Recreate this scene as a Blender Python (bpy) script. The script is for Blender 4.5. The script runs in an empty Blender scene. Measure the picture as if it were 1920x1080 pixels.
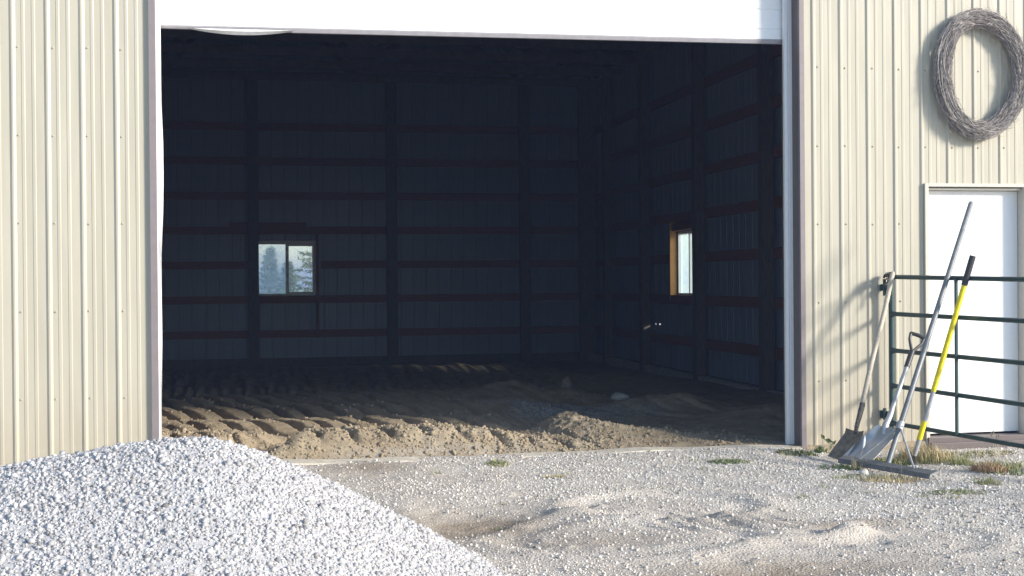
import bpy, math, random
import numpy as np
from mathutils import Vector, Matrix
random.seed(7)
VEIL = .0022  # density of the added volume that imitates veiling glare
RNG = np.random.default_rng(11)
SC = bpy.context.scene
COL = SC.collection

# ------------------------------------------------------------------ camera
FPX, YAW, PIT, ROL = 2450.0, .1981, -.0055, -.0080
CAMP = Vector((0, -9.5014, 1.30))
cam_d = bpy.data.cameras.new('camera'); cam = bpy.data.objects.new('camera', cam_d); COL.objects.link(cam)
cam_d.sensor_width = 36; cam_d.lens = FPX / 1920 * 36
cam_d.clip_start = .05; cam_d.clip_end = 3000
fw = Vector((math.sin(YAW) * math.cos(PIT), math.cos(YAW) * math.cos(PIT), math.sin(PIT)))
rt = Vector((math.cos(YAW), -math.sin(YAW), 0)); up = rt.cross(fw)
rt2 = rt * math.cos(ROL) + up * math.sin(ROL); up2 = -rt * math.sin(ROL) + up * math.cos(ROL)
M = Matrix((rt2, up2, -fw)).transposed().to_4x4(); M.translation = CAMP
cam.matrix_world = M
SC.camera = cam

# ------------------------------------------------------------------ light
SUN = Vector((1.35, -1, .62)).normalized()          # towards the sun
el = math.asin(SUN.z)
w = bpy.data.worlds.new('World'); SC.world = w; w.use_nodes = True
nt = w.node_tree; nt.nodes.clear()
sky = nt.nodes.new('ShaderNodeTexSky'); sky.sky_type = 'NISHITA'; sky.sun_disc = False
sky.sun_elevation = el; sky.sun_rotation = math.atan2(SUN.x, SUN.y)
sky.air_density = 1.0; sky.dust_density = .5; sky.ozone_density = 1.6
bg = nt.nodes.new('ShaderNodeBackground'); bg.inputs['Strength'].default_value = .15
wo = nt.nodes.new('ShaderNodeOutputWorld')
nt.links.new(sky.outputs[0], bg.inputs['Color']); nt.links.new(bg.outputs[0], wo.inputs['Surface'])
sd = bpy.data.lights.new('sun', 'SUN'); sd.energy = 3.9; sd.angle = math.radians(9); sd.color = (1, .93, .82)
so = bpy.data.objects.new('sun', sd); COL.objects.link(so)
so.rotation_euler = SUN.to_track_quat('Z', 'Y').to_euler(); so.location = SUN * 60
SC.view_settings.view_transform = 'Standard'; SC.view_settings.look = 'None'
SC.view_settings.exposure = .85; SC.view_settings.gamma = 1

# ------------------------------------------------------------------ helpers
def tag(o, label=None, cat=None, group=None, kind=None):
    if label: o['label'] = label
    if cat: o['category'] = cat
    if group: o['group'] = group
    if kind: o['kind'] = kind
    return o

def empty(name, loc, label, cat, group=None):
    o = bpy.data.objects.new(name, None); COL.objects.link(o); o.location = loc
    o.empty_display_size = .1
    return tag(o, label, cat, group)

def link(name, me, mats, parent=None):
    o = bpy.data.objects.new(name, me); COL.objects.link(o)
    for m in (mats if isinstance(mats, (list, tuple)) else [mats]): me.materials.append(m)
    if parent is not None:
        o.parent = parent; o.matrix_parent_inverse = Matrix.Translation(-parent.location)
        if parent.parent is not None:
            o.matrix_parent_inverse = Matrix.Identity(4)
    return o

class MB:
    def __init__(s): s.v = []; s.f = []; s.mi = []; s.cur = 0
    def add(s, vs, fs):
        b = len(s.v); s.v += [tuple(v) for v in vs]
        for f in fs: s.f.append(tuple(b + i for i in f)); s.mi.append(s.cur)
    def box(s, x0, x1, y0, y1, z0, z1):
        vs = [(x, y, z) for z in (z0, z1) for y in (y0, y1) for x in (x0, x1)]
        s.add(vs, [(0, 2, 3, 1), (4, 5, 7, 6), (0, 1, 5, 4), (2, 6, 7, 3), (0, 4, 6, 2), (1, 3, 7, 5)])
    def obox(s, c, ax, ay, az, hx, hy, hz):
        c, ax, ay, az = Vector(c), Vector(ax).normalized(), Vector(ay).normalized(), Vector(az).normalized()
        vs = [c + ax * hx * i + ay * hy * j + az * hz * k for k in (-1, 1) for j in (-1, 1) for i in (-1, 1)]
        s.add(vs, [(0, 2, 3, 1), (4, 5, 7, 6), (0, 1, 5, 4), (2, 6, 7, 3), (0, 4, 6, 2), (1, 3, 7, 5)])
    def tube(s, pts, rad, n=10, cap=True, flat=1.0):
        pts = [Vector(p) for p in pts]
        if not isinstance(rad, (list, tuple)): rad = [rad] * len(pts)
        ref = None; vs = []
        for i, p in enumerate(pts):
            t = (pts[min(i + 1, len(pts) - 1)] - pts[max(i - 1, 0)]).normalized()
            if ref is None:
                a = Vector((0, 0, 1)) if abs(t.z) < .9 else Vector((1, 0, 0))
                ref = t.cross(a).normalized()
            ref = (ref - t * ref.dot(t)).normalized(); b2 = t.cross(ref)
            for k in range(n):
                an = 2 * math.pi * k / n
                vs.append(p + ref * math.cos(an) * rad[i] + b2 * math.sin(an) * rad[i] * flat)
        fs = []
        for i in range(len(pts) - 1):
            for k in range(n):
                k2 = (k + 1) % n
                fs.append((i * n + k, i * n + k2, (i + 1) * n + k2, (i + 1) * n + k))
        if cap:
            fs.append(tuple(range(n))[::-1]); fs.append(tuple((len(pts) - 1) * n + k for k in range(n)))
        s.add(vs, fs)
    def build(s, name, mats, parent=None, smooth=False, bevel=0):
        me = bpy.data.meshes.new(name); me.from_pydata(s.v, [], s.f); me.update()
        me.polygons.foreach_set('material_index', s.mi)
        o = link(name, me, mats, parent)
        if smooth:
            me.polygons.foreach_set('use_smooth', [True] * len(me.polygons))
            try: me.set_sharp_from_angle(angle=math.radians(38))
            except Exception: pass
        if bevel:
            m = o.modifiers.new('bevel', 'BEVEL'); m.width = bevel; m.segments = 2; m.limit_method = 'ANGLE'
        return o

def np_mesh(name, V, F, mats, parent=None, smooth=False, attrs=None, dom='POINT'):
    """V (n,3) float, F (m,k) int"""
    me = bpy.data.meshes.new(name); k = F.shape[1]
    me.vertices.add(len(V)); me.vertices.foreach_set('co', V.astype(np.float32).ravel())
    me.loops.add(F.size); me.loops.foreach_set('vertex_index', F.astype(np.int32).ravel())
    me.polygons.add(len(F)); me.polygons.foreach_set('loop_start', np.arange(0, F.size, k, dtype=np.int32))
    me.update(calc_edges=True)
    if smooth: me.polygons.foreach_set('use_smooth', np.ones(len(F), dtype=bool))
    for an, arr in (attrs or {}).items():
        a = me.attributes.new(an, 'FLOAT', dom); a.data.foreach_set('value', arr.astype(np.float32).ravel())
    me.validate()
    return link(name, me, mats, parent)

# value noise -------------------------------------------------------
_T = RNG.random((256, 256))
def vnoise(x, y):
    xi = np.floor(x).astype(int); yi = np.floor(y).astype(int); fx = x - xi; fy = y - yi
    fx = fx * fx * (3 - 2 * fx); fy = fy * fy * (3 - 2 * fy)
    a = _T[xi & 255, yi & 255]; b = _T[(xi + 1) & 255, yi & 255]; c = _T[xi & 255, (yi + 1) & 255]; d = _T[(xi + 1) & 255, (yi + 1) & 255]
    return ((a * (1 - fx) + b * fx) * (1 - fy) + (c * (1 - fx) + d * fx) * fy) * 2 - 1
def fbm(x, y, o=4, g=.5):
    s = 0; a = 1; t = 0
    for i in range(o):
        s = s + a * vnoise(x * 2 ** i + 17.3 * i, y * 2 ** i + 5.1 * i); t += a; a *= g
    return s / t
def ss(a, b, x):
    t = np.clip((x - a) / (b - a), 0, 1); return t * t * (3 - 2 * t)
def gauss(x, y, cx, cy, sx, sy): return np.exp(-((x - cx) / sx) ** 2 - ((y - cy) / sy) ** 2)

# ------------------------------------------------------------------ materials
def mat(name):
    m = bpy.data.materials.new(name); m.use_nodes = True
    n = m.node_tree; b = n.nodes['Principled BSDF']; return m, n, b
def N(n, t, **kw):
    x = n.nodes.new('ShaderNode' + t)
    for k, v in kw.items():
        if k in x.inputs: x.inputs[k].default_value = v
        else: setattr(x, k, v)
    return x
def ramp(n, src, stops):
    r = n.nodes.new('ShaderNodeValToRGB'); e = r.color_ramp.elements
    while len(e) < len(stops): e.new(.5)
    for i, (p, c) in enumerate(stops):
        e[i].position = p; e[i].color = (*c, 1) if len(c) == 3 else c
    n.links.new(src, r.inputs[0]); return r
def simple(name, c, rough=.5, metal=0, var=.12, scale=20, bump=0, bscale=80, spec=.5, stretch=None):
    m, n, b = mat(name)
    tc = N(n, 'TexCoord'); mp = N(n, 'Mapping')
    if stretch: mp.inputs['Scale'].default_value = stretch
    n.links.new(tc.outputs['Object'], mp.inputs[0])
    nz = N(n, 'TexNoise', Scale=scale, Detail=5.0, Roughness=.6); n.links.new(mp.outputs[0], nz.inputs[0])
    lo = tuple(x * (1 - var) for x in c); hi = tuple(min(1, x * (1 + var)) for x in c)
    r = ramp(n, nz.outputs[0], [(.3, lo), (.7, hi)]); n.links.new(r.outputs[0], b.inputs['Base Color'])
    b.inputs['Roughness'].default_value = rough; b.inputs['Metallic'].default_value = metal
    b.inputs['Specular IOR Level'].default_value = spec
    if bump:
        n2 = N(n, 'TexNoise', Scale=bscale, Detail=4.0); n.links.new(mp.outputs[0], n2.inputs[0])
        bp = N(n, 'Bump', Strength=bump, Distance=.004); n.links.new(n2.outputs[0], bp.inputs['Height'])
        n.links.new(bp.outputs[0], b.inputs['Normal'])
    return m

def siding_mat():
    m, n, b = mat('cream_steel_siding')
    tc = N(n, 'TexCoord')
    mp = N(n, 'Mapping'); mp.inputs['Scale'].default_value = (3, 3, .5); n.links.new(tc.outputs['Object'], mp.inputs[0])
    nz = N(n, 'TexNoise', Scale=1.5, Detail=6.0, Roughness=.6); n.links.new(mp.outputs[0], nz.inputs[0])
    r = ramp(n, nz.outputs[0], [(.25, (.402, .374, .300)), (.75, (.446, .416, .340))])
    # splash dirt near the ground has a shape of its own
    sp = N(n, 'SeparateXYZ'); n.links.new(tc.outputs['Object'], sp.inputs[0])
    n2 = N(n, 'TexNoise', Scale=9.0, Detail=5.0); n.links.new(tc.outputs['Object'], n2.inputs[0])
    ad = N(n, 'Math', operation='MULTIPLY_ADD'); ad.inputs[1].default_value = -.6; n.links.new(n2.outputs[0], ad.inputs[0]); n.links.new(sp.outputs[2], ad.inputs[2])
    mr = N(n, 'MapRange'); mr.inputs[1].default_value = -.35; mr.inputs[2].default_value = .35; mr.inputs[3].default_value = .45; mr.inputs[4].default_value = 0
    n.links.new(ad.outputs[0], mr.inputs[0])
    mx = N(n, 'MixRGB'); mx.inputs[2].default_value = (.36, .30, .22, 1); n.links.new(mr.outputs[0], mx.inputs[0]); n.links.new(r.outputs[0], mx.inputs[1])
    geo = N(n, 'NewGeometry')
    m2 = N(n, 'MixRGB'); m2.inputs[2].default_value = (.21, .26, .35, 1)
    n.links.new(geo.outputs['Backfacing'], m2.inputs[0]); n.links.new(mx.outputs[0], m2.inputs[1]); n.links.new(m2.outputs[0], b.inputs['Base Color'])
    n3 = N(n, 'TexNoise', Scale=2.2, Detail=2.0); mp3 = N(n, 'Mapping'); mp3.inputs['Scale'].default_value = (2, 2, .35)
    n.links.new(tc.outputs['Object'], mp3.inputs[0]); n.links.new(mp3.outputs[0], n3.inputs[0])
    bp = N(n, 'Bump', Strength=.5, Distance=.02); n.links.new(n3.outputs[0], bp.inputs['Height']); n.links.new(bp.outputs[0], b.inputs['Normal'])
    b.inputs['Roughness'].default_value = .38; b.inputs['Specular IOR Level'].default_value = .45
    return m

def ground_mat():
    m, n, b = mat('gravel_and_sand_ground')
    tc = N(n, 'TexCoord'); at = N(n, 'Attribute', attribute_name='sand')
    nb = N(n, 'TexNoise', Scale=2.3, Detail=8.0, Roughness=.62); n.links.new(tc.outputs['Object'], nb.inputs[0])
    vo = N(n, 'TexVoronoi', Scale=75.0); n.links.new(tc.outputs['Object'], vo.inputs['Vector'])
    sep = N(n, 'SeparateColor'); n.links.new(vo.outputs['Color'], sep.inputs[0])
    rg = ramp(n, sep.outputs[0], [(0, (.34, .305, .26)), (.45, (.52, .48, .425)), (.8, (.63, .595, .54)), (1, (.76, .73, .69))])
    ns = N(n, 'TexNoise', Scale=14.0, Detail=8.0, Roughness=.7); n.links.new(tc.outputs['Object'], ns.inputs[0])
    rs = ramp(n, ns.outputs[0], [(.25, (.40, .35, .295)), (.55, (.51, .46, .40)), (.8, (.59, .54, .475))])
    ad = N(n, 'Math', operation='MULTIPLY_ADD'); ad.inputs[1].default_value = 1.5; n.links.new(nb.outputs[0], ad.inputs[0]); n.links.new(at.outputs['Fac'], ad.inputs[2])
    mr = N(n, 'MapRange'); mr.inputs[1].default_value = .62; mr.inputs[2].default_value = 1.05; n.links.new(ad.outputs[0], mr.inputs[0])
    mx = N(n, 'MixRGB'); n.links.new(mr.outputs[0], mx.inputs[0]); n.links.new(rg.outputs[0], mx.inputs[1]); n.links.new(rs.outputs[0], mx.inputs[2])
    ab = N(n, 'Attribute', attribute_name='brown'); rb = ramp(n, ns.outputs[0], [(.3, (.22, .175, .13)), (.7, (.36, .30, .235))])
    my = N(n, 'MixRGB'); n.links.new(ab.outputs['Fac'], my.inputs[0]); n.links.new(mx.outputs[0], my.inputs[1]); n.links.new(rb.outputs[0], my.inputs[2])
    n.links.new(my.outputs[0], b.inputs['Base Color'])
    b1 = N(n, 'Bump', Strength=.8, Distance=.006, invert=True); n.links.new(vo.outputs['Distance'], b1.inputs['Height'])
    b2 = N(n, 'Bump', Strength=.6, Distance=.012); n.links.new(ns.outputs[0], b2.inputs['Height']); n.links.new(b1.outputs[0], b2.inputs['Normal'])
    n.links.new(b2.outputs[0], b.inputs['Normal']); b.inputs['Roughness'].default_value = .95; b.inputs['Specular IOR Level'].default_value = .2
    return m

def dirt_mat():
    m, n, b = mat('damp_sandy_soil')
    tc = N(n, 'TexCoord'); at = N(n, 'Attribute', attribute_name='gravel')
    ns = N(n, 'TexNoise', Scale=5.0, Detail=10.0, Roughness=.65); n.links.new(tc.outputs['Object'], ns.inputs[0])
    rs = ramp(n, ns.outputs[0], [(.28, (.245, .19, .125)), (.5, (.335, .27, .185)), (.75, (.42, .35, .255))])
    vo = N(n, 'TexVoronoi', Scale=60.0); n.links.new(tc.outputs['Object'], vo.inputs['Vector'])
    sep = N(n, 'SeparateColor'); n.links.new(vo.outputs['Color'], sep.inputs[0])
    rg = ramp(n, sep.outputs[0], [(0, (.16, .15, .14)), (1, (.5, .5, .49))])
    mx = N(n, 'MixRGB'); n.links.new(at.outputs['Fac'], mx.inputs[0]); n.links.new(rs.outputs[0], mx.inputs[1]); n.links.new(rg.outputs[0], mx.inputs[2])
    n.links.new(mx.outputs[0], b.inputs['Base Color'])
    n2 = N(n, 'TexNoise', Scale=45.0, Detail=8.0, Roughness=.75); n.links.new(tc.outputs['Object'], n2.inputs[0])
    b1 = N(n, 'Bump', Strength=.8, Distance=.012); n.links.new(n2.outputs[0], b1.inputs['Height']); n.links.new(b1.outputs[0], b.inputs['Normal'])
    b.inputs['Roughness'].default_value = .95; b.inputs['Specular IOR Level'].default_value = .15
    return m

def stone_mat(name, stops, rough=.85):
    m, n, b = mat(name)
    at = N(n, 'Attribute', attribute_name='tone'); r = ramp(n, at.outputs['Fac'], stops)
    tc = N(n, 'TexCoord'); nz = N(n, 'TexNoise', Scale=120.0, Detail=3.0); n.links.new(tc.outputs['Object'], nz.inputs[0])
    r2 = ramp(n, nz.outputs[0], [(.3, (.86, .86, .86)), (.7, (1, 1, 1))])
    mx = N(n, 'MixRGB', blend_type='MULTIPLY'); mx.inputs[0].default_value = 1
    n.links.new(r.outputs[0], mx.inputs[1]); n.links.new(r2.outputs[0], mx.inputs[2]); n.links.new(mx.outputs[0], b.inputs['Base Color'])
    b.inputs['Roughness'].default_value = rough; b.inputs['Specular IOR Level'].default_value = .3
    return m

def pane_mat(name, veil, tint):
    m, n, b = mat(name); out = n.nodes['Material Output']; n.nodes.remove(b)
    tr = N(n, 'BsdfTransparent'); tr.inputs[0].default_value = (.85, .88, .87, 1)
    gl = N(n, 'BsdfGlossy', Roughness=.03); fr = N(n, 'Value'); fr.outputs[0].default_value = .06
    m1 = N(n, 'MixShader'); n.links.new(fr.outputs[0], m1.inputs[0]); n.links.new(tr.outputs[0], m1.inputs[1]); n.links.new(gl.outputs[0], m1.inputs[2])
    tl = N(n, 'BsdfTranslucent'); tl.inputs[0].default_value = (*tint, 1)
    tc = N(n, 'TexCoord'); nz = N(n, 'TexNoise', Scale=7.0, Detail=6.0, Roughness=.7); n.links.new(tc.outputs['Object'], nz.inputs[0])
    mr = N(n, 'MapRange'); mr.inputs[1].default_value = .3; mr.inputs[2].default_value = .7; mr.inputs[3].default_value = veil * .7; mr.inputs[4].default_value = veil * 1.3
    n.links.new(nz.outputs[0], mr.inputs[0])
    m2 = N(n, 'MixShader'); n.links.new(mr.outputs[0], m2.inputs[0]); n.links.new(m1.outputs[0], m2.inputs[1]); n.links.new(tl.outputs[0], m2.inputs[2])
    n.links.new(m2.outputs[0], out.inputs['Surface'])
    return m

def leaf_mat(name, c1, c2):
    m, n, b = mat(name)
    at = N(n, 'Attribute', attribute_name='tone'); r = ramp(n, at.outputs['Fac'], [(0, c1), (1, c2)])
    n.links.new(r.outputs[0], b.inputs['Base Color']); b.inputs['Roughness'].default_value = .7
    b.inputs['Specular IOR Level'].default_value = .2
    return m

M_SID = siding_mat()
M_SCREW = simple('siding_screw', (.40, .36, .28), .5)
M_BROWN = simple('brown_trim', (.125, .10, .095), .5, var=.06)
M_BROWNP = simple('paler_brown_trim', (.20, .172, .178), .5, var=.06)  # paler brown for the front trim faces and the corner
M_WHITE = simple('white_painted_steel', (.84, .85, .86), .45, var=.015)
M_VINYL = simple('white_vinyl', (.86, .86, .86), .5, var=.02)
M_CREAMTRIM = simple('cream_trim', (.52, .49, .42), .45, var=.04)
M_RUBBER = simple('grey_rubber_seal', (.30, .29, .31), .7, var=.1)
M_SAG = simple('pale_torn_seal', (.62, .62, .63), .6, var=.12)
M_WOOD = simple('rough_girt_lumber', (.22, .085, .062), .8, var=.2, scale=9, stretch=(1, 1, 12), bump=.4)
M_WOODX = simple('rough_girt_lumber_long', (.22, .085, .062), .8, var=.3, scale=9, stretch=(1, 6, 12), bump=.4)
M_POST = simple('treated_post_lumber', (.115, .098, .085), .85, var=.3, scale=12, stretch=(6, 6, .6), bump=.4)
M_STUD = simple('yellow_pine_stud', (.48, .235, .07), .7, var=.22, scale=14, stretch=(8, 8, .5), bump=.3)
M_TRUSS = simple('truss_lumber', (.12, .10, .095), .8, var=.2, scale=10)
M_ROOF = simple('roof_steel', (.17, .20, .27), .5, var=.05)
M_PLANK = simple('weathered_sill_concrete', (.60, .54, .44), .95, var=.2, scale=16, bump=1.0, bscale=120)
M_ALU = simple('aluminium', (.60, .61, .62), .42, metal=.55, var=.08, scale=9, bump=.15, bscale=30)
M_GALV = simple('galvanised_shaft', (.44, .45, .46), .5, metal=.4, var=.15)
M_GREYTOOL = simple('grey_painted_steel', (.185, .195, .205), .5, metal=.2, var=.2, scale=25)
M_HEAD = simple('worn_grey_rake_steel', (.16, .165, .17), .6, metal=.2, var=.3, scale=30)
M_BLACK = simple('black_plastic', (.035, .035, .04), .45, var=.2)
M_YEL = simple('yellow_fibreglass', (.80, .66, .02), .5, var=.16, scale=28, bump=.2)
M_OLDWOOD = simple('weathered_ash_handle', (.46, .41, .33), .8, var=.2, scale=30, stretch=(3, 3, .6), bump=.3)
M_RUST = simple('rusty_muddy_steel', (.20, .165, .125), .85, var=.45, scale=22, bump=.6)
M_SOCK = simple('flaking_black_socket', (.12, .105, .09), .75, var=.9, scale=60, bump=.8)
M_GREEN = simple('dark_green_gate_enamel', (.022, .055, .055), .4, var=.15, scale=15)
M_CHAIN = simple('dark_chain_steel', (.075, .075, .07), .5, metal=.5, var=.4)
M_TWIG = simple('grey_grapevine_twigs', (.30, .272, .258), .85, var=.5, scale=35, bump=.4)
M_TWIG2 = simple('pale_grapevine_twigs', (.43, .39, .365), .8, var=.3, scale=35)
M_GROUND = ground_mat(); M_DIRT = dirt_mat()
M_STONE = stone_mat('pale_crushed_stone', [(0, (.17, .165, .165)), (.25, (.33, .32, .32)), (.6, (.44, .43, .43)), (1, (.62, .61, .605))])
M_GSTONE = stone_mat('loose_driveway_stone', [(0, (.24, .21, .18)), (.3, (.48, .435, .38)), (.7, (.66, .62, .565)), (1, (.80, .77, .73))])
M_HEAPB = simple('heap_fines', (.44, .43, .43), .95, var=.3, scale=60, bump=1, bscale=90)
M_ROCK = simple('pale_fieldstone', (.52, .50, .45), .85, var=.2, scale=30, bump=.5)
M_DROCK = simple('muddy_fieldstone', (.25, .20, .15), .9, var=.3, scale=20, bump=.6)
M_CLOD = simple('dark_soil_clods', (.16, .12, .08), .95, var=.3, scale=20, bump=1)
M_SPRUCE = leaf_mat('spruce_needles', (.05, .09, .03), (.17, .22, .07))
M_SPRUCEB = leaf_mat('blue_spruce_needles', (.06, .11, .07), (.15, .22, .13))
M_BARK = simple('spruce_bark', (.12, .09, .07), .9, var=.3)
M_GRS = leaf_mat('dry_green_grass', (.13, .17, .05), (.42, .40, .20))
M_GRN = leaf_mat('green_weed_leaves', (.075, .12, .04), (.20, .25, .10))
M_DRYW = leaf_mat('dry_tan_weed', (.36, .28, .14), (.62, .53, .32))
M_REDW = leaf_mat('reddish_weed', (.28, .16, .10), (.44, .33, .19))
M_HAZEP = pane_mat('dusty_screened_glass', .30, (.62, .74, .80))
M_CLEARP = pane_mat('window_glass', .12, (.7, .8, .75))
M_SIDEP = pane_mat('dusty_side_glass', .45, (.50, .60, .60))

# ================================================================== ground
def axis(a, b, fine, coarse_lo, coarse_hi):
    """fine spacing between a and b, growing spacing out to the limits"""
    c = list(np.arange(a, b + 1e-6, fine)); s = fine; x = a; lo = []
    while x > coarse_lo: s *= 1.25; x -= s; lo.append(max(x, coarse_lo))
    s = fine; x = c[-1]; hi = []
    while x < coarse_hi: s *= 1.25; x += s; hi.append(min(x, coarse_hi))
    return np.array(lo[::-1] + c + hi)
def grid(xs, ys):
    X, Y = np.meshgrid(xs, ys); nx, ny = len(xs), len(ys)
    i = np.arange(nx * ny).reshape(ny, nx)
    F = np.stack([i[:-1, :-1], i[:-1, 1:], i[1:, 1:], i[1:, :-1]], -1).reshape(-1, 4)
    return X, Y, F

def sand_patch(X, Y):
    s = .9 * gauss(X, Y, 1.15, -2.35, .55, .55) + .8 * gauss(X, Y, 2.05, -2.15, .45, .22) + .7 * gauss(X, Y, 1.6, -3.2, .7, .4)
    s = s + .9 * gauss(X, Y, 2.3, -3.75, .55, .3) + .6 * gauss(X, Y, 3.0, -3.3, .5, .35) + .45 * gauss(X, Y, 3.1, -3.9, .6, .35)
    s = s + .8 * gauss(X, Y, .75, -.35, .35, .45) + .35 * gauss(X, Y, 1.3, -.9, .5, .3) + .4 * gauss(X, Y, 2.6, -2.6, .5, .25)
    return np.clip(s + .1 * fbm(X * 2, Y * 2, 3), 0, 1)
def brown_patch(X, Y):
    s = 1.3 * gauss(X, Y, 1.15, -2.5, .42, .36) + 1.2 * gauss(X, Y, 2.35, -3.95, .6, .2) + .5 * gauss(X, Y, 1.7, -3.1, .5, .2) + .5 * gauss(X, Y, 3.1, -3.0, .4, .12) + .6 * gauss(X, Y, .78, -.32, .3, .3) + .35 * gauss(X, Y, 2.55, -2.75, .35, .2) + .3 * gauss(X, Y, .95, -1.2, .25, .4)
    return np.clip(s * (1 + .8 * fbm(X * 3, Y * 3, 4)), 0, 1)
def ground_h(X, Y):
    z = -.02 - .035 * ss(3.6, 4.8, X) * ss(-2.5, -.2, Y)
    near = ss(-9, -7, Y) * ss(-4, -3, X) * ss(9, 8, X)
    d = .016 * fbm(X * 1.1, Y * 1.1, 3) + .010 * fbm(X * 5, Y * 5, 4)
    d = d - .075 * gauss(X, Y, 1.22, -2.45, .33, .42) + .035 * gauss(X, Y, 1.85, -2.50, .30, .30) + .03 * gauss(X, Y, .85, -2.0, .12, .35)
    d = d + .035 * gauss(X, Y, 2.2, -3.45, .45, .22) - .04 * gauss(X, Y, 2.35, -3.95, .45, .16)
    d = d + .085 * gauss(X, Y, 3.05, -3.22, .10, .09) * (1 + .5 * fbm(X * 18, Y * 18, 3)) + .05 * gauss(X, Y, 2.90, -3.30, .16, .06) - .03 * gauss(X, Y, 2.98, -3.42, .2, .09)
    # arcs left by turning wheels
    for cx, cy, r, wd, a in ((1.9, -3.0, .75, .09, .022), (2.35, -2.2, .62, .09, .022), (3.2, -3.4, .55, .07, .014)):
        rr = np.hypot(X - cx, (Y - cy) * 1.2); d = d + a * np.exp(-((rr - r) / wd) ** 2) - a * .8 * np.exp(-((rr - r + .16) / wd) ** 2)
    # tread rows on the right
    tr = np.exp(-((Y + 3.05 - .12 * (X - 3)) / .2) ** 2) * ss(3.15, 3.3, X) * ss(5, 4.4, X)
    d = d + tr * .016 * np.sin((X * .6 + Y) * 2 * math.pi / .17)
    tr = np.exp(-((Y + 2.75) / .28) ** 2) * ss(1.9, 2.2, X) * ss(3.0, 2.7, X)
    d = d + tr * .016 * np.sin((X + Y * .4) * 2 * math.pi / .16)
    clump = np.maximum(fbm(X * 13, Y * 13, 3), 0) ** 2
    d = d + .05 * clump * sand_patch(X, Y)
    d = d * .75 * ss(.05, -.35, Y) + .004 * fbm(X * 9, Y * 9, 2)
    z = z + .030 * ss(-.75, -.2, Y) * ss(4.3, 4.0, X) * ss(-.9, -.5, X) * ss(.3, .0, Y)
    return z + d * near
xs = axis(-2.2, 6.6, .025, -600, 600); ys = axis(-5.4, .1, .022, -600, 900)
X, Y, F = grid(xs, ys)
Z = ground_h(X, Y)
Z = np.where((X > -5.7) & (X < 6.1) & (Y > .12) & (Y < 13.8), -.6, Z)     # lowered under the barn floor
g = np_mesh('ground', np.stack([X, Y, Z], -1).reshape(-1, 3), F, M_GROUND, smooth=True, attrs={'sand': sand_patch(X, Y), 'brown': brown_patch(X, Y)})
tag(g, 'pale gravel and sand yard in front of the barn', kind='structure')

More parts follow.
